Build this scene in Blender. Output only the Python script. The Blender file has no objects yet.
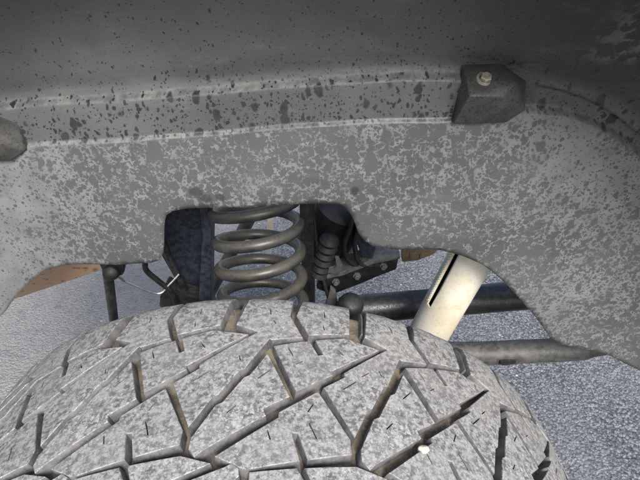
import bpy, bmesh, math, random
from mathutils import Vector, Matrix, geometry
random.seed(7)
sc = bpy.context.scene
R_ = math.radians

# ------------------------------------------------------------------ camera
cam = bpy.data.objects.new('camera', bpy.data.cameras.new('camera'))
sc.collection.objects.link(cam)
cam.data.sensor_width = 36.0
cam.data.lens = 460 / 640 * 36.0
cam.data.clip_start = 0.01
cam.data.clip_end = 500
yaw, pitch, roll = R_(-.14), R_(35.17), R_(1.54)
fwd = Vector((math.sin(yaw) * math.cos(pitch), math.cos(yaw) * math.cos(pitch), -math.sin(pitch)))
rgt = Vector((math.cos(yaw), -math.sin(yaw), 0))
up = rgt.cross(fwd)
r2 = math.cos(roll) * rgt + math.sin(roll) * up
u2 = -math.sin(roll) * rgt + math.cos(roll) * up
m3 = Matrix((r2, u2, -fwd)).transposed()
cam.matrix_world = Matrix.Translation((.0587, -.1808, 1.1671)) @ m3.to_4x4()
sc.camera = cam
sc.render.resolution_x, sc.render.resolution_y = 1024, 768

# ------------------------------------------------------------------ sky, sun, exposure
SUN_EL, SUN_AZ = R_(42), R_(163)      # azimuth measured from +Y towards +X
w = bpy.data.worlds.new('World'); sc.world = w; w.use_nodes = True
wn = w.node_tree
sky = wn.nodes.new('ShaderNodeTexSky')
sky.sky_type = 'NISHITA'; sky.sun_disc = False
sky.sun_elevation = SUN_EL; sky.sun_rotation = SUN_AZ
sky.dust_density = 3.0
bg = wn.nodes['Background']
bg.inputs['Strength'].default_value = .125
wn.links.new(sky.outputs[0], bg.inputs[0])
sun = bpy.data.objects.new('sun', bpy.data.lights.new('sun', 'SUN'))
sc.collection.objects.link(sun)
sun.data.energy = 2.6
sun.data.angle = R_(26)
sun.data.color = (1, .985, .96)
sd = Vector((math.sin(SUN_AZ) * math.cos(SUN_EL), math.cos(SUN_AZ) * math.cos(SUN_EL), math.sin(SUN_EL)))
sun.rotation_euler = sd.to_track_quat('Z', 'Y').to_euler()
sc.view_settings.view_transform = 'Standard'
sc.view_settings.look = 'None'
sc.view_settings.gamma = 1
sc.view_settings.use_curve_mapping = False
sc.view_settings.exposure = .88

# ------------------------------------------------------------------ node helper
class NT:
    def __init__(s, name):
        s.m = bpy.data.materials.new(name); s.m.use_nodes = True
        s.t = s.m.node_tree; s.b = s.t.nodes['Principled BSDF']
        s.tc = s.t.nodes.new('ShaderNodeTexCoord')
        s.obj = s.tc.outputs['Object']
    def n(s, typ, ins=None, **kw):
        nd = s.t.nodes.new(typ)
        for k, v in kw.items(): setattr(nd, k, v)
        for k, v in (ins or {}).items():
            if isinstance(v, bpy.types.NodeSocket): s.t.links.new(v, nd.inputs[k])
            else: nd.inputs[k].default_value = v
        return nd
    def math(s, op, a, b=0.0, c=None, clamp=False):
        i = {0: a, 1: b}
        if c is not None: i[2] = c
        return s.n('ShaderNodeMath', i, operation=op, use_clamp=clamp).outputs[0]
    def map(s, v, a, b, c=0., d=1., interp='SMOOTHSTEP'):
        return s.n('ShaderNodeMapRange', {0: v, 1: a, 2: b, 3: c, 4: d}, interpolation_type=interp).outputs[0]
    def noise(s, vec, scale, detail=3, rough=.5, dist=0.):
        return s.n('ShaderNodeTexNoise', {'Vector': vec, 'Scale': scale, 'Detail': detail, 'Roughness': rough, 'Distortion': dist}).outputs[0]
    def voro(s, vec, scale, feature='F1', rnd=1.0):
        return s.n('ShaderNodeTexVoronoi', {'Vector': vec, 'Scale': scale, 'Randomness': rnd}, feature=feature)
    def mix(s, f, a, b, blend='MIX'):
        nd = s.n('ShaderNodeMix', None, data_type='RGBA', blend_type=blend)
        for k, v in ((0, f), (6, a), (7, b)):
            if isinstance(v, bpy.types.NodeSocket): s.t.links.new(v, nd.inputs[k])
            else: nd.inputs[k].default_value = v if k == 0 else (*v, 1)
        return nd.outputs[2]
    def bump(s, h, strength, dist):
        return s.n('ShaderNodeBump', {'Height': h, 'Strength': strength, 'Distance': dist}).outputs[0]
    def scaled(s, vec, sx, sy, sz, rot=(0, 0, 0)):
        return s.n('ShaderNodeMapping', {'Vector': vec, 'Scale': (sx, sy, sz), 'Rotation': rot}).outputs[0]
    def out(s, color=None, rough=None, normal=None, metal=None, spec=None):
        for k, v in (('Base Color', color), ('Roughness', rough), ('Normal', normal), ('Metallic', metal), ('Specular IOR Level', spec)):
            if v is None: continue
            if isinstance(v, bpy.types.NodeSocket): s.t.links.new(v, s.b.inputs[k])
            else: s.b.inputs[k].default_value = (*v, 1) if isinstance(v, tuple) else v
        return s.m

def mat_simple(name, c1, c2, scale=60, rough=.6, rvar=.15, metal=0., bump=.2, bd=.001, dust=None, dust_amt=.5, spec=.5):
    k = NT(name)
    n1 = k.noise(k.obj, scale, 5, .6); n2 = k.noise(k.obj, scale * 4, 4, .7)
    col = k.mix(k.map(n1, .35, .65), c1, c2)
    r = k.map(n2, .3, .7, rough - rvar, rough + rvar)
    if dust:
        geo = k.n('ShaderNodeNewGeometry')
        z = k.n('ShaderNodeSeparateXYZ', {0: geo.outputs['Normal']}).outputs[2]
        f = k.math('MULTIPLY', k.map(z, -.1, .9), k.map(k.noise(k.obj, scale * 2, 5, .65), .35, .65, .2, 1))
        col = k.mix(k.math('MULTIPLY', f, dust_amt), col, dust)
    return k.out(col, r, k.bump(n2, bump, bd), metal, spec)

M = {}
M['black_metal'] = mat_simple('black_metal', (.010, .010, .011), (.026, .026, .027), 90, .42, .15, dust=(.14, .13, .11), dust_amt=.10)
M['navy_metal'] = mat_simple('navy_metal', (.013, .017, .026), (.034, .042, .056), 110, .45, .15, dust=(.12, .13, .14), dust_amt=.45)
M['tube_grey'] = mat_simple('tube_grey', (.035, .035, .034), (.08, .08, .075), 60, .55, .15, dust=(.2, .19, .17), dust_amt=.3)
M['grey_metal'] = mat_simple('grey_metal', (.05, .05, .05), (.09, .09, .085), 60, .5, .15, dust=(.2, .19, .17), dust_amt=.5)
M['bolt_steel'] = mat_simple('bolt_steel', (.30, .28, .22), (.42, .40, .34), 300, .5, .15, metal=.6)
M['bare_steel'] = mat_simple('bare_steel', (.45, .44, .42), (.6, .6, .58), 200, .35, .1, metal=.9)
M['rubber'] = mat_simple('rubber', (.008, .008, .009), (.018, .018, .018), 80, .55, .1, dust=(.12, .11, .10), dust_amt=.12)
M['plastic_black'] = mat_simple('plastic_black', (.007, .007, .008), (.016, .016, .017), 40, .42, .12, dust=(.10, .10, .09), dust_amt=.14)
M['connector_tan'] = mat_simple('connector_tan', (.20, .145, .085), (.26, .20, .13), 120, .6, .1)
M['sidewall'] = mat_simple('sidewall', (.035, .035, .035), (.09, .088, .085), 40, .75, .1, bump=.3, spec=.3)
M['pebble'] = mat_simple('pebble', (.60, .56, .42), (.72, .68, .55), 300, .8, .1, bump=.4)

# ------------------------------------------------------------------ asphalt
k = NT('asphalt')
wp = k.n('ShaderNodeVectorMath', {0: k.n('ShaderNodeTexNoise', {'Vector': k.obj, 'Scale': 90., 'Detail': 2.}).outputs[1], 'Scale': .008}, operation='SCALE').outputs[0]
wp2 = k.n('ShaderNodeVectorMath', {0: k.obj, 1: wp}, operation='ADD').outputs[0]
v1 = k.voro(wp2, 130); v2 = k.voro(wp2, 250)
tone = k.n('ShaderNodeSeparateColor', {0: v1.outputs['Color']}).outputs[0]
tone2 = k.n('ShaderNodeSeparateColor', {0: v2.outputs['Color']}).outputs[1]
big = k.noise(k.obj, 3.0, 5, .6)
c = k.mix(k.map(tone, .1, .95), (.10, .105, .115), (.235, .245, .262))
c = k.mix(k.map(tone2, .8, .99, 0, .5), c, (.40, .40, .41))
c = k.mix(k.map(v1.outputs['Distance'], .42, .75, 0, .8), c, (.03, .031, .034))
c = k.mix(k.map(k.noise(k.obj, 420, 3, .6), .45, .7, 0, .35), c, (.05, .05, .055))
sp = k.voro(k.obj, 26)
spk = k.math('MULTIPLY', k.map(sp.outputs['Distance'], .07, .13, 1, 0), k.map(k.n('ShaderNodeSeparateColor', {0: sp.outputs['Color']}).outputs[0], .72, .74))
c = k.mix(spk, c, (.6, .59, .56))
c = k.mix(k.map(big, .35, .65, 0, .3), c, (.20, .20, .20))
gx = k.n('ShaderNodeSeparateXYZ', {0: k.obj}).outputs[0]
c = k.mix(k.map(k.math('ADD', gx, k.math('MULTIPLY', k.noise(k.obj, 6, 4, .6), .5)), -.25, .15, .7, 0), c, (.29, .272, .25))
h = k.math('ADD', k.math('MULTIPLY', v1.outputs['Distance'], -1.0), k.math('MULTIPLY', v2.outputs['Distance'], -.5))
c = k.mix(k.map(k.noise(k.obj, 22, 5, .65), .5, .7, 0, .45), c, (.09, .093, .10))
M['asphalt'] = k.out(c, k.map(tone2, 0, 1, .6, .9), k.bump(h, .7, .005), spec=.3)

# ------------------------------------------------------------------ tyre rubber: dusty tops, cleaner groove walls, muddy floors
k = NT('tread_dust')
gk = k.tc.outputs['Object']
a1 = k.noise(gk, 190, 5, .7); a2 = k.noise(gk, 430, 4, .7); a3 = k.noise(gk, 26, 4, .6); a4 = k.noise(gk, 85, 5, .75)
patchy = k.noise(gk, 14, 4, .6)
c = k.mix(k.map(a1, .38, .62), (.10, .099, .097), (.33, .328, .322))
c = k.mix(k.map(k.math('ADD', a2, k.math('MULTIPLY', k.math('SUBTRACT', patchy, .5), .35)), .54, .66, 0, .75), c, (.50, .50, .492))
c = k.mix(k.map(k.math('SUBTRACT', a2, k.math('MULTIPLY', k.math('SUBTRACT', a3, .5), .3)), .33, .44, .85, 0), c, (.05, .049, .048))
c = k.mix(k.map(a4, .56, .70, 0, .4), c, (.17, .168, .162))
c = k.mix(k.map(a3, .35, .7, .0, .4), c, (.36, .355, .34))
hh = k.math('ADD', a1, k.math('MULTIPLY', a2, .5))
M['tread_dust'] = k.out(c, .85, k.bump(hh, .5, .0012), spec=.3)
k = NT('groove_wall')
b1 = k.noise(k.obj, 60, 5, .65); b2 = k.noise(k.obj, 350, 3, .6)
c = k.mix(k.map(b1, .35, .65), (.075, .075, .082), (.17, .165, .16))
c = k.mix(k.map(b2, .55, .7, 0, .45), c, (.26, .25, .23))
M['groove_wall'] = k.out(c, .7, k.bump(b2, .3, .0006), spec=.4)
k = NT('groove_floor')
b1 = k.noise(k.obj, 45, 5, .65); b2 = k.noise(k.obj, 300, 4, .6)
c = k.mix(k.map(b1, .35, .65), (.10, .09, .075), (.22, .18, .13))
c = k.mix(k.map(b2, .5, .7, 0, .4), c, (.36, .32, .26))
M['groove_floor'] = k.out(c, .9, k.bump(b2, .5, .001), spec=.25)

# ------------------------------------------------------------------ liner plastic with dried water marks
k = NT('liner_plastic')
sep = k.n('ShaderNodeSeparateXYZ', {0: k.obj}); X, Y, Z = sep.outputs
flat = k.n('ShaderNodeVectorMath', {0: k.obj, 1: (1, .35, 1)}, operation='MULTIPLY').outputs[0]
warp = k.n('ShaderNodeTexNoise', {'Vector': flat, 'Scale': 130., 'Detail': 2.}).outputs[1]
wv = k.n('ShaderNodeVectorMath', {0: k.n('ShaderNodeVectorMath', {0: warp, 1: (.5, .5, .5)}, operation='SUBTRACT').outputs[0], 'Scale': .006}, operation='SCALE').outputs[0]
pv = k.n('ShaderNodeVectorMath', {0: flat, 1: wv}, operation='ADD').outputs[0]
# height above the lower moulded edge (edge 2 rises gently from left to right)
e2 = k.math('MULTIPLY_ADD', X, .105, .985)
hz = k.n('ShaderNodeAttribute', attribute_name='above_ledge').outputs['Fac']                       # >0 above, <0 below
def field(vec, scale, D, amp, cap=2.0):
    """signed union-of-drops field: > 0 inside a drop mark; D sets how many drops there are"""
    v = k.voro(vec, scale)
    q = k.n('ShaderNodeSeparateColor', {0: v.outputs['Color']}).outputs[0]
    rad = k.math('MULTIPLY', k.math('MAXIMUM', k.math('SUBTRACT', D, q), -.05), amp)
    return k.math('SUBTRACT', k.math('MINIMUM', rad, cap), v.outputs['Distance'])
sv = k.scaled(pv, 1.15, 1, .8, (0, R_(20), 0))
patch = k.noise(flat, 6, 3, .5); patch2 = k.noise(flat, 16, 3, .5)
vary = k.math('ADD', k.math('MULTIPLY', k.math('SUBTRACT', patch, .5), .9), k.math('MULTIPLY', k.math('SUBTRACT', patch2, .5), .8))
# upper panel: scattered drops, thinning out with height
Du = k.math('ADD', k.map(hz, .0, .085, .98, .38), k.math('MULTIPLY', vary, .55))
Ds = k.math('ADD', k.math('ADD', k.map(hz, .0, .10, .86, .52), k.math('MULTIPLY', vary, .4)), k.math('ADD', k.map(X, -.06, .04, 0, .12), k.map(X, .16, .28, 0, -.12)))
fu = k.math('MAXIMUM', k.math('MAXIMUM', field(sv, 68, k.math('SUBTRACT', Du, .14), .62, .37), field(sv, 150, Du, .55, .38)), field(pv, 310, Ds, .55, .40))
sp_all = k.math('MULTIPLY', k.map(fu, -.06, .07), k.map(k.noise(flat, 40, 3, .6), .3, .6, .75, 1))
# lower wall: drops run together and leave a net of pale residue
Dl = k.math('ADD', k.map(X, -.36, -.13, .52, 1.06), k.map(X, .17, .36, 0, -.28))
Dl = k.math('ADD', Dl, k.math('MULTIPLY', k.map(X, .36, .46, 0, .34), k.map(Z, .70, .86, 1, 0)))
Dl = k.math('ADD', Dl, k.map(Z, .85, .91, .16, 0))
Dl = k.math('ADD', Dl, k.math('MULTIPLY', vary, .75))
fl = k.math('MAXIMUM', k.math('MAXIMUM', field(sv, 100, k.math('SUBTRACT', Dl, .26), .95), field(pv, 215, Dl, .80)), field(pv, 420, Dl, .72))
res = k.map(fl, -.10, .10, 1, 0)
res = k.math('MULTIPLY', res, k.map(k.noise(flat, 34, 4, .6), .3, .7, .55, 1))
below = k.map(hz, -.006, .004, 1, 0)
grain = k.noise(k.obj, 900, 2, .6); cloud = k.noise(flat, 5, 4, .55)
cu = k.mix(k.map(cloud, .3, .7), (.058, .060, .061), (.096, .098, .098))
blk = k.math('ADD', k.map(X, .06, .30), k.math('MULTIPLY', k.math('SUBTRACT', k.noise(flat, 6, 4, .6), .5), .7))
blk = k.math('MULTIPLY', k.map(blk, .15, .95), k.map(hz, -.005, .05))
cu = k.mix(k.math('MULTIPLY', blk, .85), cu, (.020, .022, .025))     # cleaner black plastic towards the rear
cl = k.mix(k.map(k.noise(flat, 12, 3, .5), .3, .7), (.054, .055, .056), (.072, .0735, .0745))
cl = k.mix(res, cl, (.165, .17, .175))
c = k.mix(below, cu, cl)
# fine dust film and scuffs, then painted highlights on the ledges
c = k.mix(k.map(k.noise(k.scaled(flat, 1, 1, 5, (0, R_(-25), 0)), 14, 5, .7), .52, .75, 0, .35), c, (.15, .15, .15))
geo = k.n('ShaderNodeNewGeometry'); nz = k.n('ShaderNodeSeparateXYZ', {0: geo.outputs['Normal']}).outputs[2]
c = k.mix(k.math('MULTIPLY', k.map(nz, .25, .8), k.map(k.noise(flat, 70, 5, .75), .35, .65, .05, .7)), c, (.22, .22, .215))  # upward faces coloured paler, standing in for light caught on the ledges
# greasy smudges above the spring opening
for gx_, gz_, ra, rb in ((-.080, .917, .0075, .006), (-.070, .909, .009, .005), (-.054, .911, .006, .005), (.094, .924, .0045, .006)):
    ddx = k.math('DIVIDE', k.math('SUBTRACT', X, gx_), ra); ddz = k.math('DIVIDE', k.math('SUBTRACT', Z, gz_), rb)
    dd_ = k.math('ADD', k.math('MULTIPLY', ddx, ddx), k.math('MULTIPLY', ddz, ddz))
    dd_ = k.math('ADD', dd_, k.math('MULTIPLY', k.math('SUBTRACT', k.noise(flat, 160, 3, .6), .5), 1.6))
    c = k.mix(k.map(dd_, .3, 1.5, .9, 0), c, (.022, .022, .022))
c = k.mix(k.map(grain, .35, .65, 0, .12), c, (.16, .16, .16))
c = k.mix(k.math('MULTIPLY', sp_all, k.math('SUBTRACT', 1, below)), c, (.016, .017, .017))
# dried mud thrown up at the rear of the arch
mudm = k.math('MULTIPLY', k.map(X, .27, .31), k.map(Z, 1.06, 1.075))
mudm = k.math('MULTIPLY', mudm, k.map(k.noise(flat, 70, 5, .7), .5, .58))
c = k.mix(mudm, c, (.12, .115, .10))
wet = k.math('MAXIMUM', k.math('MULTIPLY', sp_all, k.math('SUBTRACT', 1, below)), 0)
rgh = k.math('SUBTRACT', k.math('ADD', .47, k.math('MULTIPLY', res, .2)), k.math('MULTIPLY', wet, .08))
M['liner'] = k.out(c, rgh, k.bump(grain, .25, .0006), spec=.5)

k = NT('liner_boss')
n1 = k.noise(k.obj, 420, 3, .6); n2 = k.noise(k.obj, 60, 4, .6)
c = k.mix(k.map(n2, .35, .65), (.038, .038, .037), (.062, .061, .058))
c = k.mix(k.map(n1, .55, .62, 0, .8), c, (.02, .019, .017))
c = k.mix(k.map(k.noise(k.obj, 150, 4, .7), .60, .70, 0, .4), c, (.07, .062, .05))
M['boss'] = k.out(c, .55, k.bump(n1, .3, .0006), spec=.4)

k = NT('tan_panel')
st = k.scaled(k.obj, 1, 1, 2.6, (0, R_(-22), 0))
n1 = k.noise(st, 55, 3, .5); n2 = k.noise(k.obj, 8, 3, .5)
c = k.mix(k.map(n2, .3, .7), (.42, .28, .19), (.52, .36, .25))
c = k.mix(k.map(n1, .60, .66, 0, .8), c, (.16, .11, .08))
M['tan'] = k.out(c, .6, spec=.3)

k = NT('shock_cream')
n1 = k.noise(k.obj, 18, 4, .6); n2 = k.noise(k.obj, 200, 3, .6)
c = k.mix(k.map(n1, .35, .7), (.66, .635, .545), (.55, .49, .36))
c = k.mix(k.map(n2, .55, .7, 0, .4), c, (.36, .32, .24))
M['cream'] = k.out(c, .45, spec=.5)

k = NT('spring_coat')
n1 = k.noise(k.obj, 45, 5, .65); n2 = k.noise(k.obj, 260, 4, .6)
geo = k.n('ShaderNodeNewGeometry'); nz = k.n('ShaderNodeSeparateXYZ', {0: geo.outputs['Normal']}).outputs[2]
c = k.mix(k.map(n1, .35, .65), (.02, .021, .022), (.055, .054, .05))
c = k.mix(k.math('MULTIPLY', k.map(nz, -.2, .9), k.map(n2, .3, .6, .3, .9)), c, (.095, .085, .065))
M['spring'] = k.out(c, .38, k.bump(n2, .3, .0006), spec=.5)

# ------------------------------------------------------------------ mesh helpers
def link(name, me, mat, parent=None, label=None, cat=None, group=None, kind=None):
    o = bpy.data.objects.new(name, me); sc.collection.objects.link(o)
    if mat is not None:
        me.materials.clear()
        for m in (mat if isinstance(mat, (list, tuple)) else [mat]): me.materials.append(m)
    if parent: o.parent = parent
    for kk, v in (('label', label), ('category', cat), ('group', group), ('kind', kind)):
        if v: o[kk] = v
    return o
def from_bm(name, bm, smooth=True, ang=40):
    bmesh.ops.recalc_face_normals(bm, faces=bm.faces)
    me = bpy.data.meshes.new(name); bm.to_mesh(me); bm.free()
    if smooth:
        me.polygons.foreach_set('use_smooth', [True] * len(me.polygons))
        me.set_sharp_from_angle(angle=R_(ang))
    return me
def empty(name, loc, label, cat, group=None):
    o = bpy.data.objects.new(name, None); sc.collection.objects.link(o); o.location = loc
    o['label'] = label; o['category'] = cat
    if group: o['group'] = group
    return o
def frames(pts, closed=False):
    out = []; n = len(pts)
    t0 = (pts[1] - pts[0]).normalized()
    nrm = t0.orthogonal().normalized()
    for i in range(n):
        if closed: t = (pts[(i + 1) % n] - pts[i - 1]).normalized()
        else: t = (pts[min(i + 1, n - 1)] - pts[max(i - 1, 0)]).normalized()
        nrm = (nrm - t * nrm.dot(t)).normalized()
        out.append((pts[i], nrm, t.cross(nrm)))
    return out
def tube(bm, pts, r, seg=12, caps=True):
    pts = [Vector(p) for p in pts]
    rs = r if isinstance(r, (list, tuple)) else [r] * len(pts)
    rings = []
    for (p, a, b), rr in zip(frames(pts), rs):
        rings.append([bm.verts.new(p + (a * math.cos(2 * math.pi * j / seg) + b * math.sin(2 * math.pi * j / seg)) * rr) for j in range(seg)])
    for A, B in zip(rings, rings[1:]):
        for j in range(seg): bm.faces.new((A[j], A[(j + 1) % seg], B[(j + 1) % seg], B[j]))
    if caps:
        bm.faces.new(rings[0]); bm.faces.new(rings[-1])
def spline(pts, n=8):
    pts = [Vector(p) for p in pts]; out = []
    P = [2 * pts[0] - pts[1]] + pts + [2 * pts[-1] - pts[-2]]
    for i in range(1, len(P) - 2):
        for j in range(n):
            t = j / n
            out.append(.5 * ((2 * P[i]) + (P[i + 1] - P[i - 1]) * t + (2 * P[i - 1] - 5 * P[i] + 4 * P[i + 1] - P[i + 2]) * t * t + (3 * P[i] - P[i - 1] - 3 * P[i + 1] + P[i + 2]) * t ** 3))
    out.append(pts[-1]); return out
def lathe(bm, prof, mat=Matrix.Identity(4), seg=24, a0=0, a1=2 * math.pi, cap=False):
    """prof: (radius, height along local Z)"""
    full = abs(a1 - a0 - 2 * math.pi) < 1e-6; n = seg if full else seg + 1
    rings = [[bm.verts.new(mat @ Vector((r * math.cos(a0 + (a1 - a0) * j / seg), r * math.sin(a0 + (a1 - a0) * j / seg), z))) for j in range(n)] for r, z in prof]
    for A, B in zip(rings, rings[1:]):
        for j in range(seg): bm.faces.new((A[j], A[(j + 1) % n], B[(j + 1) % n], B[j]))
    if cap and full: bm.faces.new(rings[0]); bm.faces.new(rings[-1])
def prism(bm, poly, mat, depth, bev=.002):
    """poly in local XY, extruded along local Z, edges bevelled"""
    lo = [bm.verts.new(mat @ Vector((x, y, 0))) for x, y in poly]
    hi = [bm.verts.new(mat @ Vector((x, y, depth))) for x, y in poly]
    fs = [bm.faces.new(lo), bm.faces.new(hi)]
    n = len(poly)
    for i in range(n): fs.append(bm.faces.new((lo[i], lo[(i + 1) % n], hi[(i + 1) % n], hi[i])))
    if bev:
        es = list({e for f in fs for e in f.edges})
        bmesh.ops.bevel(bm, geom=es, offset=bev, segments=2, affect='EDGES', profile=.5)
def zalign(p, d, roll=0):
    return Matrix.Translation(p) @ Vector(d).to_track_quat('Z', 'Y').to_matrix().to_4x4() @ Matrix.Rotation(roll, 4, 'Z')
XZ = Matrix(((1, 0, 0, 0), (0, 0, -1, 0), (0, 1, 0, 0), (0, 0, 0, 1)))   # local XY -> world XZ, local Z -> world -Y

def child(o, parent):
    o.parent = parent; o.matrix_parent_inverse = Matrix.Translation(-parent.location) if parent.type == 'EMPTY' else parent.matrix_world.inverted()
    return o

# ------------------------------------------------------------------ ground
bm = bmesh.new()
bmesh.ops.create_grid(bm, x_segments=8, y_segments=8, size=60)
link('ground', from_bm('ground', bm, False), M['asphalt'], kind='structure', label='blue grey asphalt with fine stone chips under the vehicle')

# ------------------------------------------------------------------ tyre
RT, KC, ZC, DEP = .42, .3, .42, .0115
PITCH = R_(18.0)
YS, RS = .176, .030
SL = math.atan(2 * KC * YS)
def prof_r(y):
    """tread profile: returns (y', r) for a flattened coordinate y (rolls over at the shoulder)"""
    s = 1 if y >= 0 else -1; a = abs(y)
    ys = YS if y >= 0 else .104
    if a <= ys: return y, RT - KC * a * a
    sl = math.atan(2 * KC * ys); t = min(sl + (a - ys) / RS, 1.45)
    return s * (ys + RS * (math.sin(t) - math.sin(sl))), RT - KC * ys * ys - RS * (math.cos(sl) - math.cos(t))
def tyre_pt(u, y, d=0.):
    """u in pitches, y flattened lateral coordinate, d depth below the tread; coordinates about the axle"""
    e = 1e-4
    y0, r0 = prof_r(y); y1, r1 = prof_r(y + e)
    ty, tr = y1 - y0, r1 - r0; L = math.hypot(ty, tr)
    ny, nr = -tr / L, ty / L
    yy, rr = y0 - ny * d, r0 - nr * d
    a = u * PITCH
    return Vector((rr * math.sin(a), yy, rr * math.cos(a)))
US = RT * PITCH     # metres per pitch
def in_poly(p, poly):
    x, y = p; c = False; j = len(poly) - 1
    for i in range(len(poly)):
        xi, yi = poly[i]; xj, yj = poly[j]
        if (yi > y) != (yj > y) and x < (xj - xi) * (y - yi) / (yj - yi) + xi: c = not c
        j = i
    return c
def seg_dist(p, a, b):
    ax, ay = a; bx, by = b; dx, dy = bx - ax, by - ay
    t = max(0, min(1, ((p[0] - ax) * dx + (p[1] - ay) * dy) / (dx * dx + dy * dy + 1e-12)))
    return math.hypot(p[0] - ax - t * dx, p[1] - ay - t * dy)
def area(poly): return .5 * sum(poly[i - 1][0] * poly[i][1] - poly[i][0] * poly[i - 1][1] for i in range(len(poly)))
def densify(poly, step):
    out = []
    for i in range(len(poly)):
        a, b = poly[i], poly[(i + 1) % len(poly)]
        n = max(1, int(math.hypot(b[0] - a[0], b[1] - a[1]) / step + .5))
        out += [(a[0] + (b[0] - a[0]) * t / n, a[1] + (b[1] - a[1]) * t / n) for t in range(n)]
    return out
def offset_ring(ring, d):
    """ring of (x,y), counter-clockwise: moved outwards by d"""
    n = len(ring); out = []
    for i in range(n):
        p, a, b = ring[i], ring[i - 1], ring[(i + 1) % n]
        n1 = Vector((p[1] - a[1], a[0] - p[0])); n2 = Vector((b[1] - p[1], p[0] - b[0]))
        if n1.length < 1e-9 or n2.length < 1e-9: out.append(p); continue
        n1.normalize(); n2.normalize(); m = n1 + n2
        if m.length < .3: m = n1
        else: m = m / max(m.length_squared / 2, .5)
        out.append((p[0] + m.x * d, p[1] + m.y * d))
    return out
def slit(a, b, w):
    a, b = Vector(a), Vector(b); d = (b - a).normalized(); n = Vector((-d.y, d.x)) * w / 2
    return [tuple(a - n), tuple(b - n), tuple(b + n), tuple(a + n)]
def block_mesh(name, poly, holes=(), rimdrop=.0007):
    """poly / holes: lists of (u, y) in pitches / metres; returns mesh with a curved top, chamfer and tapered walls"""
    P = [(u * US, y) for u, y in poly]
    if area(P) < 0: P = P[::-1]
    P = densify(P, .012)
    H = [[(u * US, y) for u, y in h] for h in holes]
    H = [h if area(h) < 0 else h[::-1] for h in H]        # clockwise
    xs = [p[0] for p in P]; ys = [p[1] for p in P]
    inner = []
    st = .013
    x = min(xs) + st * .5; row = 0
    while x < max(xs):
        y = min(ys) + st * .4 + (row % 2) * st * .5
        while y < max(ys):
            q = (x, y)
            if in_poly(q, P) and min(seg_dist(q, P[i - 1], P[i]) for i in range(len(P))) > .005 and all(min(seg_dist(q, h[i - 1], h[i]) for i in range(len(h))) > .003 and not in_poly(q, h) for h in H): inner.append(q)
            y += st
        x += st * .9; row += 1
    V = [Vector(p) for p in P]; E = [(i, (i + 1) % len(P)) for i in range(len(P))]
    for h in H:
        b = len(V); V += [Vector(p) for p in h]; E += [(b + i, b + (i + 1) % len(h)) for i in range(len(h))]
    V += [Vector(p) for p in inner]
    ov, oe, of, *_ = geometry.delaunay_2d_cdt(V, E, [], 0, 1e-7)
    bm = bmesh.new()
    def add(p, d): return bm.verts.new(tyre_pt(p[0] / US, p[1], d))
    tv = [add(v, 0) for v in ov]
    for f in of:
        c = (sum(ov[i].x for i in f) / len(f), sum(ov[i].y for i in f) / len(f))
        if in_poly(c, P) and not any(in_poly(c, h) for h in H):
            bm.faces.new([tv[i] for i in f]).material_index = 0
    look = {(round(v.x, 6), round(v.y, 6)): tv[i] for i, v in enumerate(ov)}
    for ring, chamf in [(P, True)] + [(h, False) for h in H]:
        top = [look.get((round(p[0], 6), round(p[1], 6))) for p in ring]
        if any(t is None for t in top):
            top = [min(tv, key=lambda t, q=tyre_pt(p[0] / US, p[1]): (t.co - q).length) for p in ring]
        rings = [top]; mats = []
        if chamf:
            r1 = offset_ring(ring, .0005); rings.append([add(p, rimdrop) for p in r1]); mats.append(0)
            r2 = offset_ring(ring, .0014); rings.append([add(p, DEP + .001) for p in r2]); mats.append(1)
        else:
            rings.append([add(p, .007) for p in ring]); mats.append(1)
        for A, B, mi in zip(rings, rings[1:], mats):
            for i in range(len(A)):
                j = (i + 1) % len(A)
                if A[i] is A[j]: continue
                try: bm.faces.new((A[i], A[j], B[j], B[i])).material_index = mi
                except ValueError: pass
    for v in [v for v in bm.verts if not v.link_faces]: bm.verts.remove(v)
    me = bpy.data.meshes.new(name); bm.normal_update()
    bm.to_mesh(me); bm.free()
    # outward orientation
    me.polygons.foreach_set('use_smooth', [True] * len(me.polygons)); me.set_sharp_from_angle(angle=R_(35))
    return me

# block outlines (pitches, metres) of one pitch, inner half of the tread
SH = .2135   # flattened coordinate where the shoulder blocks end on the sidewall
BL = {
 'shoulder_a': [(-.10, SH), (.25, SH), (.237, .186), (.226, .159), (.331, .1296), (.1118, .1232), (-.001, .1338), (-.1728, .1439), (-.125, .185)],
 'shoulder_b': [(.345, SH), (.745, SH), (.7195, .190), (.6951, .1436), (.3823, .1338), (.2804, .1605), (.325, .188)],
 'cleft': [(.137, .1145), (.3323, .1231), (.3869, .1247), (.4532, .1073), (.4947, .1094), (.4379, .127), (.6683, .1360), (.7615, .1325), (.925, .1292), (.5451, .0909), (.5518, .0864), (.3135, .0646)],
 'spear': [(.0957, .104), (.2712, .0588), (.1144, .0455), (.1359, .0392), (-.1945, .0082), (-.2304, .0035), (-.2712, .0091), (-.278, .0172), (-.1762, .0473), (-.1391, .0497), (-.0354, .0756), (.001, .0786)],
 'wedge': [(.002, .1328), (.092, .1246), (.0686, .1187), (-.0482, .0863), (-.0792, .084), (-.1835, .0581), (-.2123, .0561), (-.3124, .0283), (-.5007, .0715), (-.4071, .0806), (-.3517, .0865), (-.3593, .0910)],
 'anvil': [(.457, .0659), (.6568, .0247), (.6625, .0133), (.4089, .0048), (.3434, .0257), (.3019, .0257), (.3585, .0035), (.0662, -.0058), (-.1076, .0035), (.2218, .0377), (.2187, .0422)],
}
SW = .0011
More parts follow.
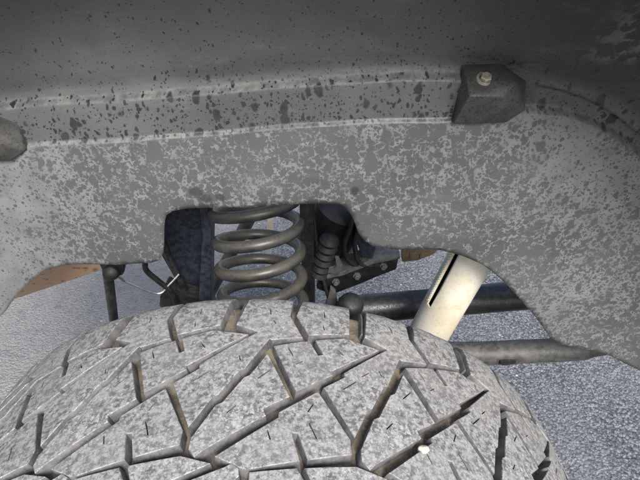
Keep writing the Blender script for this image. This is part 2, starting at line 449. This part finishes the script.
SIPES = {
 'shoulder_a': [((.06, .170), (.075, .160)), ((.10, .151), (.125, .146))],
 'shoulder_b': [((.50, .172), (.505, .162)), ((.49, .150), (.50, .143))],
 'cleft': [((.235, .114), (.275, .104)), ((.30, .094), (.345, .0985)), ((.60, .118), (.64, .112))],
 'spear': [((.055, .075), (.125, .0845)), ((-.10, .040), (-.05, .047))],
 'wedge': [((-.375, .072), (-.28, .083)), ((-.235, .090), (-.18, .096)), ((-.10, .1015), (-.085, .0955))],
 'anvil': [((.395, .045), (.43, .0535)), ((.405, .035), (.455, .022)), ((.16, .026), (.185, .018))],
}
k2 = .60   # the outer half is the same pattern turned half way round, a little narrower
UC = .378 # centre of the half turn
tyre_bm = bmesh.new()
prf = []
for i in range(61):
    yy = -.142 + (.2135 + .142) * i / 60
    p = tyre_pt(0, yy, DEP); prf.append((p.y, p.z))
side = [(.197, .377), (.213, .364), (.226, .340), (.226, .30), (.200, .26), (.185, .235), (.175, .225)]
oside = [(-.142, .365), (-.150, .34), (-.148, .30), (-.135, .26), (-.12, .235), (-.11, .225)]
full = oside[::-1] + [p for p in prf] + side
full = full + [full[0]]
SEG = 200
rings = []
for yv, rv in full[:-1]:
    rings.append([tyre_bm.verts.new((rv * math.sin(2 * math.pi * j / SEG), yv, rv * math.cos(2 * math.pi * j / SEG))) for j in range(SEG)])
n0, n1 = len(oside), len(oside) + len(prf)
for i in range(len(rings)):
    A, B = rings[i], rings[(i + 1) % len(rings)]
    for j in range(SEG):
        f = tyre_bm.faces.new((A[j], A[(j + 1) % SEG], B[(j + 1) % SEG], B[j]))
        f.material_index = 0 if n0 + 3 <= i < n1 - 3 else 1
me = from_bm('tyre', tyre_bm)
tyre = link('tyre', me, [M['groove_floor'], M['sidewall']], label='dusty grey off-road tyre with chunky angular tread blocks', cat='tyre')
tyre.location = (0, 0, ZC)
def hole_list(nm, flip=False):
    hs = [slit((a[0] * US, a[1]), (b[0] * US, b[1]), SW) for a, b in SIPES[nm]]
    hs = [[(x / US, y) for x, y in h] for h in hs]
    if flip: hs = []
    return hs
count = 0
for nm, poly in BL.items():
    for half in (0, 1):
        pl = poly if half == 0 else [(2 * UC - u, -(y * k2) if y < .19 else -.134) for u, y in poly]
        me = block_mesh('tread_block', pl, hole_list(nm, half == 1))
        for mm in ('tread_dust', 'groove_wall'): me.materials.append(M[mm])
        for i in range(20):
            o = bpy.data.objects.new('tread_block', me); sc.collection.objects.link(o)
            o.parent = tyre
            o.rotation_euler = (0, i * PITCH, 0)
# stone ejector ribs in the open shoulder grooves
me = block_mesh('groove_rib', [(-.150, .205), (-.143, .205), (-.178, .152), (-.187, .152)])
me.materials.append(M['groove_wall']); me.materials.append(M['groove_wall'])
for i in range(20):
    o = bpy.data.objects.new('groove_rib', me); sc.collection.objects.link(o); o.parent = tyre
    o.rotation_euler = (0, i * PITCH, 0); o.scale = (.99, 1, .99)
# rim
bm = bmesh.new()
lathe(bm, [(.226, .165), (.228, .15), (.212, .14), (.205, .05), (.205, -.05), (.212, -.1), (.226, -.105), (.215, -.112), (.19, -.09), (.17, -.06), (.03, -.05)],
      Matrix.Rotation(R_(-90), 4, 'X'), 64)
rim = link('rim', from_bm('rim', bm), M['grey_metal'], tyre)

# ------------------------------------------------------------------ wheel arch liner
YW, R0, RR = .27, .64, .14
def lbase(a, s):
    if s <= R0: rho, y, nr, ny = s, YW, 0., -1.
    elif s <= R0 + RR * math.pi / 2:
        t = (s - R0) / RR; rho = R0 + RR * math.sin(t); y = YW - RR + RR * math.cos(t); nr, ny = -math.sin(t), -math.cos(t)
    else: rho = R0 + RR; y = YW - RR - (s - R0 - RR * math.pi / 2); nr, ny = -1., 0.
    p = Vector((rho * math.sin(a), y, ZC + rho * math.cos(a)))
    n = Vector((nr * math.sin(a), ny, nr * math.cos(a)))
    return p, n
def sm(t):
    t = max(0., min(1., t)); return t * t * (3 - 2 * t)
def interp(tab, x):
    if x <= tab[0][0]: return tab[0][1]
    for (a, b), (c, d) in zip(tab, tab[1:]):
        if x <= c: return b + (d - b) * (x - a) / (c - a)
    return tab[-1][1]
D1 = [(-1.3, .80), (-.62, .69), (-.4337, .6406), (-.2569, .6116), (-.0737, .6042), (.09, .617), (.2483, .6442), (.2879, .6545), (.385, .6662), (.4533, .6815), (.5178, .6842), (.5867, .6839), (1.3, .684)]
D2 = [(-1.3, .77), (-.62, .655), (-.4858, .6103), (-.2912, .5754), (-.0868, .5633), (.09, .578), (.2748, .6071), (.319, .6151), (.393, .645), (.4517, .6646), (.517, .6739), (.6068, .6761), (1.3, .676)]
def smooth_tab(tab, w=.09):
    xs = [-1.3 + 2.6 * i / 260 for i in range(261)]
    for _ in range(2):
        tab = [(x, sum(interp(tab, x + w * (q / 4 - 1) * .5) for q in range(9)) / 9) for x in xs]
    return tab
D1, D2 = smooth_tab(D1), smooth_tab(D2)
def ldisp(a, s, p):
    s1, s2 = interp(D1, a), interp(D2, a)
    rr_ = sm((a - .36) / .05)                     # behind the boss the band turns into a recessed fin
    d = (.0085 - .0125 * rr_) * (1 - sm((s - s1 + .001) / .0045))
    d += (.0045 + .0095 * rr_) * (1 - sm((s - s2 + .0015) / .0035))
    # shallow hollow above the upper ledge
    d -= .004 * math.exp(-((s - s1 - .012) / .010) ** 2)
    # two faint dimples and one screw dimple in the upper panel
    for cx, cz, r in ((-.166, 1.062, .007), (.098, 1.08, .007)):
        d -= .003 * math.exp(-(((p.x - cx) ** 2 + (p.z - cz) ** 2) / r ** 2))
    # long soft waves of the moulding
    d += .0025 * math.sin(a * 7 + s * 9) + .0015 * math.sin(a * 17 - s * 23)
    # bottom edge rolls back slightly
    return d
BOT = [(-.9233, .4771), (-.8795, .473), (-.7941, .473), (-.7075, .4738), (-.6379, .4737), (-.5782, .4652), (-.51, .4505), (-.4491, .4385), (-.3503, .4254), (-.327, .4255), (-.3136, .4290), (-.302, .434), (-.2894, .4430),
       (-.2557, .4742), (-.244, .4815), (-.2255, .4849), (-.1906, .4847), (-.12, .481), (-.0482, .480), (.0695, .4864), (.1495, .4919), (.1636, .4920), (.1756, .4890), (.1963, .4792), (.2235, .4596), (.245, .452), (.2707, .4479), (.3309, .4541), (.4399, .4735), (.4953, .4779), (.5574, .4805), (.6385, .4776), (.7722, .4713), (.9329, .4692),
       (.977, .4792), (1.03, .505), (1.0742, .530), (1.1194, .5475), (1.1753, .5732)]
BOT = [(-1.25, .476), (-1.08, .476)] + BOT + [(1.27, .60)]
STOP = .875
RHO = .62
poly = [(a * RHO, s) for a, s in BOT]
out = []
for i in range(len(poly)):
    out.append(poly[i])
    if i + 1 < len(poly):
        a, b = poly[i], poly[i + 1]; n = int(math.hypot(b[0] - a[0], b[1] - a[1]) / .004)
        out += [(a[0] + (b[0] - a[0]) * t / n, a[1] + (b[1] - a[1]) * t / n) for t in range(1, n)]
poly = out
rt, lt = poly[-1][0], poly[0][0]
ntop = 160
def stop(a): return STOP + .05 * sm((a - .10) / .42) + .03 * sm((-a - .30) / .4)
SR, SLF = stop(rt / RHO), stop(lt / RHO)
poly += [(rt, poly[-1][1] + (SR - poly[-1][1]) * t / 40) for t in range(1, 40)]
poly += [(rt + (lt - rt) * t / ntop, stop((rt + (lt - rt) * t / ntop) / RHO)) for t in range(ntop)]
poly += [(lt, SLF + (out[0][1] - SLF) * t / 40) for t in range(40)]
pts = []
s = .43
bx = [p[0] for p in poly]
def near_edge(q, tol): return any(abs(q[0] - p[0]) < tol and abs(q[1] - p[1]) < tol for p in poly)
while s < STOP + .34:
    ds = .006; da = .009
    x = lt + .004
    while x < rt - .003:
        q = (x, s)
        s1, s2 = interp(D1, x / RHO), interp(D2, x / RHO)
        if -.008 < s - s1 < .014 or -.006 < s - s2 < .008: pass
        elif (s > .62 and s < STOP - .01) or (in_poly(q, poly) and not near_edge(q, .003)): pts.append(q)
        x += da
    s += ds
x = lt + .003
while x < rt - .003:          # rows of points that follow the two moulded ledges
    s1, s2 = interp(D1, x / RHO), interp(D2, x / RHO)
    for off in (-.006, -.003, -.0015, 0, .0015, .003, .0045, .006, .009, .012):
        if s1 + off < STOP - .01 and s1 + off - s2 > .009: pts.append((x, s1 + off))
    for off in (-.004, -.0022, -.001, 0, .001, .002, .0035, .006):
        if s2 + off < STOP - .01: pts.append((x, s2 + off))
    x += .005
V = [Vector(p) for p in poly] + [Vector(p) for p in pts]
E = [(i, (i + 1) % len(poly)) for i in range(len(poly))]
ov, oe, of, *_ = geometry.delaunay_2d_cdt(V, E, [], 0, 1e-7)
bm = bmesh.new(); lv = []; above = []
for v in ov:
    a, s = v.x / RHO, v.y
    above.append(s - interp(D2, a))
    p, n = lbase(a, s)
    lv.append(bm.verts.new(p + n * ldisp(a, s, p)))
for f in of:
    cpt = (sum(ov[i].x for i in f) / len(f), sum(ov[i].y for i in f) / len(f))
    if .62 < cpt[1] < STOP - .01 or in_poly(cpt, poly): bm.faces.new([lv[i] for i in f])
bmesh.ops.recalc_face_normals(bm, faces=bm.faces)
bm.faces.ensure_lookup_table()
if sum(f.normal.y for f in bm.faces) > 0: bmesh.ops.reverse_faces(bm, faces=bm.faces)
me = bpy.data.meshes.new('wheel_arch_liner'); bm.to_mesh(me); bm.free()
me.attributes.new('above_ledge', 'FLOAT', 'POINT').data.foreach_set('value', above)
me.polygons.foreach_set('use_smooth', [True] * len(me.polygons))
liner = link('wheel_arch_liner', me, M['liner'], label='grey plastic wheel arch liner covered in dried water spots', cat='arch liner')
so = liner.modifiers.new('thickness', 'SOLIDIFY'); so.thickness = .004; so.offset = -1

def bolt(p, n, r, parent):
    bm = bmesh.new()
    mt = zalign(p, n, .3)
    lathe(bm, [(r, -.004), (r, .0006), (r * .96, .0014), (r * .66, .0018)], mt, 28)
    lathe(bm, [(r * .64, .001), (r * .64, .0042), (r * .56, .0052), (r * .30, .0054), (r * .26, .0040), (0.0001, .0038)], mt, 6)
    return link('bolt', from_bm('bolt', bm, True, 25), M['bolt_steel'], parent)
def boss(dx, dz):
    P_ = dict(A=(.186, .264, 1.056), B=(.222, .264, 1.058), C=(.189, .234, 1.0375), D=(.2185, .234, 1.038), E=(.2295, .243, 1.048),
              F=(.1835, .249, 1.0055), G=(.2335, .249, 1.008), H=(.251, .254, 1.019), I=(.2475, .262, 1.044))
    bm = bmesh.new()
    v = {kk: bm.verts.new(Vector(c_) + Vector((dx, 0, dz))) for kk, c_ in P_.items()}
    for kk in 'ABIHGF': bm.verts.new((P_[kk][0] + dx, .292, P_[kk][2] + dz))
    bmesh.ops.convex_hull(bm, input=bm.verts)
    bmesh.ops.dissolve_limit(bm, angle_limit=R_(3), verts=bm.verts, edges=bm.edges)
    bmesh.ops.bevel(bm, geom=list(bm.edges), offset=.0015, segments=3, affect='EDGES', profile=.5, clamp_overlap=True)
    o = link('bolt_boss', from_bm('bolt_boss', bm, True, 60), M['boss'], liner)
    n = Vector((0, -.51, .86))
    bolt(Vector((.2045 + dx, .2505, 1.0475 + dz)) + n * .0004, n, .0085, o)
boss(0, 0); boss(-.498, -.0555)
# ------------------------------------------------------------------ coil spring
bm = bmesh.new()
axd = Vector((-.07, .30, .95)).normalized()
SP0, SPITCH = Vector((-.0405, .42, .7005)), .046
T0, T1 = -4.2, 4.0
ax_lo = SP0 + axd * (SPITCH * T0)
ex = (Vector((1, 0, 0)) - axd * axd.x).normalized(); ey = axd.cross(ex)
pts = []
for i in range(int((T1 - T0) * 40) + 1):
    t = T0 + i / 40; a = 2 * math.pi * t - math.pi / 2
    pts.append(SP0 + axd * (SPITCH * t) + (ex * math.cos(a) + ey * math.sin(a)) * .0675)
tube(bm, pts, .0094, 14)
spring = empty('coil_spring', ax_lo, 'dusty grey steel coil spring behind the tyre', 'coil spring')
child(link('coil', from_bm('coil', bm), M['spring']), spring)
bm = bmesh.new()
lathe(bm, [(.0001, .030), (.03, .030), (.036, .018), (.085, .006), (.088, .012), (.092, .010), (.090, -.004), (.04, -.012), (.0001, -.012)], zalign(ax_lo - axd * .02, axd), 36)
child(link('seat', from_bm('seat', bm), M['plastic_black']), spring)

# ------------------------------------------------------------------ dark bracket beside the spring
bk = empty('spring_bracket', (-.17, .46, .55), 'navy black folded steel bracket beside the coil spring', 'bracket')
bm = bmesh.new()
prism(bm, [(-.205, .60), (-.155, .585), (-.130, .72), (-.125, .90), (-.27, .92), (-.26, .72), (-.225, .68)], Matrix.Translation((0, .475, 0)) @ XZ, .008, .002)
child(link('plate', from_bm('plate', bm), M['navy_metal']), bk)
bm = bmesh.new()
prism(bm, [(-.165, .57), (-.140, .57), (-.120, .74), (-.118, .90), (-.130, .90), (-.134, .74)], Matrix.Translation((0, .463, 0)) @ XZ, .03, .002)
child(link('flange', from_bm('flange', bm), M['navy_metal']), bk)
bm = bmesh.new()
prism(bm, [(-.235, .575), (-.20, .545), (-.13, .56), (-.14, .595), (-.19, .605), (-.215, .628), (-.228, .60)], Matrix.Translation((0, .462, 0)) @ XZ, .03, .004)
child(link('lower_lug', from_bm('lower_lug', bm), M['black_metal']), bk)
bm = bmesh.new()
tube(bm, spline([(-.212, .46, .79), (-.21, .455, .70), (-.196, .45, .64), (-.185, .45, .60)]), .006, 10)
child(link('edge_seam', from_bm('edge_seam', bm), M['black_metal']), bk)

# ------------------------------------------------------------------ sway bar link
lk = empty('stabilizer_link', (-.30, .40, .56), 'black rod link with a bolted eye left of the bracket', 'suspension link')
bm = bmesh.new()
tube(bm, [(-.283, .405, .80), (-.287, .40, .70), (-.3035, .395, .57), (-.312, .393, .50)], [.012, .0085, .0075, .0075], 16)
child(link('rod', from_bm('rod', bm), M['black_metal']), lk)
bm = bmesh.new()
prism(bm, [(-.306, .755), (-.262, .755), (-.255, .70), (-.262, .682), (-.285, .68), (-.292, .70)], Matrix.Translation((0, .402, 0)) @ XZ, .012, .003)
child(link('bracket_tab', from_bm('bracket_tab', bm), M['black_metal']), lk)
bm = bmesh.new()
lathe(bm, [(.0001, .017), (.006, .017), (.0115, .013), (.0125, .007), (.0125, -.004)], zalign((-.2745, .388, .6935), (.15, -.9, .3)), 20)
child(link('bolt_head', from_bm('bolt_head', bm), M['rubber']), lk)

bm = bmesh.new()
tube(bm, spline([(-.270, .385, .690), (-.266, .39, .678), (-.268, .40, .664), (-.262, .405, .654), (-.225, .42, .619), (-.205, .43, .632), (-.188, .44, .648)]), .0022, 8)
link('brake_line', from_bm('brake_line', bm), M['bare_steel'], label='thin bent bare metal line below the bolted eye', cat='brake line')
bm = bmesh.new()
tube(bm, spline([(-.228, .42, .78), (-.232, .42, .70), (-.235, .42, .672), (-.222, .425, .645), (-.205, .43, .615), (-.20, .43, .585)]), .0048, 10)
link('brake_hose', from_bm('brake_hose', bm), M['rubber'], label='bent black rubber hose between rod link and bracket', cat='hose')

# ------------------------------------------------------------------ rods seen through the spring
bm = bmesh.new()
tube(bm, [(-.03, .60, .78), (-.0891, .62, .655), (-.1663, .63, .50), (-.22, .64, .39)], .0135, 16)
link('panhard_rod', from_bm('panhard_rod', bm), M['grey_metal'], label='slanting dark grey rod seen through the spring coils', cat='rod')
bm = bmesh.new()
prism(bm, [(-.103, .30), (-.088, .30), (-.064, .56), (-.080, .56)], Matrix.Translation((0, .86, 0)) @ XZ, .02, .004)
link('support_strut', from_bm('support_strut', bm), M['cream'], label='pale beige flat strut seen through the spring coils', cat='strut')

# ------------------------------------------------------------------ axle bracket and casing right of the spring
ab = empty('axle_bracket', (.10, .5, .58), 'black casing and folded arm right of the coil spring', 'axle bracket')
bm = bmesh.new()
lathe(bm, [(.0001, .075), (.03, .075), (.050, .066), (.058, .045), (.060, -.03), (.056, -.06), (.0001, -.06)], zalign((.080, .53, .705), (.25, -.35, .9)), 40)
child(link('casing', from_bm('casing', bm), M['plastic_black']), ab)
bm = bmesh.new()
prism(bm, [(.052, .605), (.082, .590), (.135, .622), (.195, .655), (.196, .684), (.15, .675), (.098, .645), (.058, .632)], Matrix.Translation((0, .49, 0)) @ XZ, .03, .004)
child(link('arm', from_bm('arm', bm), M['plastic_black']), ab)
bm = bmesh.new()
prism(bm, [(.028, .55), (.052, .55), (.048, .68), (.045, .84), (.022, .84), (.026, .66)], Matrix.Translation((0, .47, 0)) @ XZ, .02, .003)
child(link('upright', from_bm('upright', bm), M['plastic_black']), ab)
bm = bmesh.new()
prism(bm, [(.118, .72), (.13, .685), (.15, .68), (.165, .80), (.12, .86), (.108, .80)], Matrix.Translation((0, .47, 0)) @ XZ, .016, .004)
child(link('side_plate', from_bm('side_plate', bm), M['navy_metal']), ab)
bm = bmesh.new()
prism(bm, [(.02, .77), (.16, .77), (.17, .90), (.01, .90)], Matrix.Translation((0, .60, 0)) @ XZ, .05, .01)
child(link('housing', from_bm('housing', bm), M['navy_metal']), ab)
bm = bmesh.new()
prism(bm, [(.064, .54), (.10, .54), (.088, .612), (.078, .622)], Matrix.Translation((0, .455, 0)) @ XZ, .012, .002)
child(link('gusset', from_bm('gusset', bm), M['grey_metal']), ab)
# folded ridge on the arm, bolts, rubber boot and looms
bm = bmesh.new()
prism(bm, [(.060, .632), (.098, .646), (.15, .676), (.196, .686), (.196, .692), (.148, .683), (.096, .653), (.058, .639)], Matrix.Translation((0, .495, 0)) @ XZ, .044, .0015)
child(link('arm_flange', from_bm('arm_flange', bm), M['grey_metal']), ab)
for bx_, bz_ in ((.088, .625), (.125, .640), (.17, .664)):
    bm = bmesh.new(); lathe(bm, [(.0075, -.004), (.0075, .002), (.0048, .0025), (.0048, .007), (.004, .008), (.0001, .008)], zalign((bx_, .4585, bz_), (0, -1, .1)), 6)
    child(link('arm_bolt', from_bm('arm_bolt', bm, True, 25), M['grey_metal']), ab)
bm = bmesh.new()
lathe(bm, [(.0001, .07)] + [(.014 + (.004 if q % 2 else 0), .065 - q * .008) for q in range(12)] + [(.0001, -.04)], zalign((.062, .458, .665), (.2, -.1, 1)), 20)
child(link('rubber_boot', from_bm('rubber_boot', bm), M['rubber']), ab)
for sh in (0, .013):
    bm = bmesh.new()
    tube(bm, spline([(.10 + sh, .46, .83), (.108 + sh, .452, .76), (.098 + sh * 1.4, .45, .715), (.112 + sh * 1.2, .452, .675), (.15 + sh, .46, .664)]), .0042, 8)
    child(link('loom', from_bm('loom', bm), M['plastic_black']), ab)
bm = bmesh.new()
prism(bm, [(.072, .655), (.092, .650), (.098, .672), (.090, .69), (.083, .69), (.088, .672), (.082, .664), (.074, .668)], Matrix.Translation((0, .452, 0)) @ XZ, .006, .001)
child(link('hook', from_bm('hook', bm), M['grey_metal']), ab)
bm = bmesh.new()
tube(bm, spline([(.040, .465, .80), (.050, .46, .72), (.058, .455, .66), (.074, .45, .60), (.085, .45, .56)]), .0035, 8)
child(link('cable', from_bm('cable', bm), M['rubber']), ab)

wc = empty('wiring_connector', (.245, .55, .63), 'small tan plastic plug under the liner edge', 'connector')
bm = bmesh.new()
prism(bm, [(.215, .650), (.220, .612), (.25, .617), (.280, .634), (.295, .66)], Matrix.Translation((0, .56, 0)) @ XZ, .022, .0025)
child(link('housing', from_bm('housing', bm), M['connector_tan']), wc)
for x0 in (.232, .252):
    bm = bmesh.new()
    prism(bm, [(x0, .624), (x0 + .012, .628), (x0 + .012, .640), (x0, .636)], Matrix.Translation((0, .539, 0)) @ XZ, .003, .0006)
    child(link('latch', from_bm('latch', bm), M['connector_tan']), wc)
bm = bmesh.new()
tube(bm, spline([(.215, .55, .645), (.20, .55, .655), (.185, .55, .68), (.18, .55, .72)]), .005, 8)
child(link('wire', from_bm('wire', bm), M['rubber']), wc)

# ------------------------------------------------------------------ control arm
ca = empty('control_arm', (.13, .42, .58), 'long black tubular control arm with rubber bushing behind the shock', 'control arm')
bm = bmesh.new()
tube(bm, [(.10, .43, .578), (.14, .44, .578), (.28, .44, .599), (.4255, .44, .622), (.56, .44, .643)], .0262, 28)
child(link('tube', from_bm('tube', bm), M['black_metal']), ca)
bm = bmesh.new()
lathe(bm, [(.0001, .026), (.010, .026), (.018, .021), (.0225, .011), (.0235, 0), (.0225, -.011), (.018, -.021), (.0001, -.026)], zalign((.113, .415, .606), (.1, -.5, .8)), 28)
child(link('bushing', from_bm('bushing', bm), M['rubber']), ca)

# ------------------------------------------------------------------ shock absorber
d = (Vector((.268, .33, .785)) - Vector((.235, .33, .640))).normalized()
sk = empty('shock_absorber', (.21, .335, .53), 'cream white shock absorber leaning against the liner edge', 'shock absorber')
base = Vector((.2225, .332, .585))
mt = zalign(base, d, 0)
inv = mt.inverted()
# find the rotation that faces the camera side
v = inv.to_3x3() @ Vector((-.19, -.51, .47)); face = math.atan2(v.y, v.x)
lf = inv.to_3x3() @ Vector((-1, 0, 0)); side = 1 if math.sin(math.atan2(lf.y, lf.x) - face) > 0 else -1
rS, segS = .0305, 72
hs = [0, .02, .05, .08, .10, .1115, .113, .15, .19, .23, .27, .31]
bm = bmesh.new(); rr = []
for hgt in hs: rr.append([bm.verts.new(mt @ Vector((rS * math.cos(2 * math.pi * j / segS), rS * math.sin(2 * math.pi * j / segS), hgt))) for j in range(segS)])
for i in range(len(hs) - 1):
    for j in range(segS):
        aa = 2 * math.pi * (j + .5) / segS
        dd = (aa - face) * side
        dd = (dd + math.pi) % (2 * math.pi) - math.pi
        if i >= 6 and R_(32) < dd < R_(47): continue
        bm.faces.new((rr[i][j], rr[i][(j + 1) % segS], rr[i + 1][(j + 1) % segS], rr[i + 1][j]))
bmesh.ops.recalc_face_normals(bm, faces=bm.faces)
me = from_bm('dust_cover', bm)
o = child(link('dust_cover', me, M['cream']), sk)
s_ = o.modifiers.new('thickness', 'SOLIDIFY'); s_.thickness = .0025; s_.offset = -1
bm = bmesh.new(); lathe(bm, [(.0001, -.08), (.02, -.08), (.02, .02), (.0245, .03), (.0245, .31), (.0001, .31)], mt, 32)
child(link('inner_tube', from_bm('inner_tube', bm), M['plastic_black']), sk)
# stone shield strip with raised ribs along the slot
for q in range(40):
    ang = face + side * R_(53); hh_ = .117 + q * .0047
    pc = mt @ Vector(((rS + .0003) * math.cos(ang), (rS + .0003) * math.sin(ang), hh_))
    nn = (mt.to_3x3() @ Vector((math.cos(ang), math.sin(ang), 0)))
    tg = (d * .8 + d.cross(nn) * .6).normalized()
    bm = bmesh.new(); tube(bm, [pc - tg * .0042, pc, pc + tg * .0042], [.0007, .0017, .0007], 8)
    child(link('shield_rib', from_bm('shield_rib', bm), M['cream']), sk)
bm = bmesh.new(); lathe(bm, [(.0001, -.018), (.016, -.018), (.024, -.012), (.024, .012), (.016, .018), (.0001, .018)], zalign(base - d * .09, (0, 1, 0)), 24)
child(link('lower_eye', from_bm('lower_eye', bm), M['rubber']), sk)

# ------------------------------------------------------------------ rear tube with slot
rp = empty('rear_crossmember', (.40, .37, .52), 'mud grey tube with a dark slot at the liner foot', 'crossmember')
bm = bmesh.new()
tube(bm, spline([(.20, .40, .508), (.3265, .385, .5270), (.44, .375, .5500), (.515, .368, .569), (.565, .372, .588), (.62, .40, .62)], 6), [.021] * 12 + [.0205] * 7 + [.018] * 6 + [.016] * 6, 24)
child(link('tube', from_bm('tube', bm), M['tube_grey']), rp)
bm = bmesh.new()
prism(bm, [(.376, .553), (.403, .558), (.404, .548), (.397, .5445), (.383, .5425), (.377, .545)], Matrix.Translation((0, .3665, -.011)) @ XZ, .0105, .001)
child(link('slot_shade_block', from_bm('slot_shade_block', bm), M['plastic_black']), rp)  # black block on the tube stands in for shade inside a slot

# ------------------------------------------------------------------ tan underbody panel
bm = bmesh.new()
pa, pb = Vector((-.70, .50, .457)), Vector((-.245, .50, .649))
rows = [(0, .02, -.004), (0, .006, 0), (0, -.002, .004), (0, -.004, .010), (0, -.002, .05), (0, .004, .12), (0, .02, .25), (0, .03, .38)]
g = []
for (dx, dy, dz) in rows:
    g.append([bm.verts.new(pa.lerp(pb, t / 20) + Vector((dx, dy, dz))) for t in range(21)])
for A, B in zip(g, g[1:]):
    for j in range(20): bm.faces.new((A[j], A[j + 1], B[j + 1], B[j]))
o = link('underbody_panel', from_bm('underbody_panel', bm), M['tan'], label='tan panel with dark streaks showing below the liner edge', cat='body panel')
s_ = o.modifiers.new('thickness', 'SOLIDIFY'); s_.thickness = .006; s_.offset = 1

# ------------------------------------------------------------------ pebble in the tread
bm = bmesh.new()
bmesh.ops.create_icosphere(bm, subdivisions=3, radius=1)
for v in bm.verts:
    n = v.co.normalized()
    v.co = Vector((n.x * .0056, n.y * .0042, n.z * .0040)) * (1 + .12 * math.sin(n.x * 3 + 1) * math.cos(n.y * 4) + .06 * math.sin(n.z * 7))
peb = link('pebble', from_bm('pebble', bm), M['pebble'], label='small cream pebble caught in a tyre groove', cat='pebble')
peb.location = (.1478, .0297, .8110)
peb.rotation_euler = (.2, .35, .5)
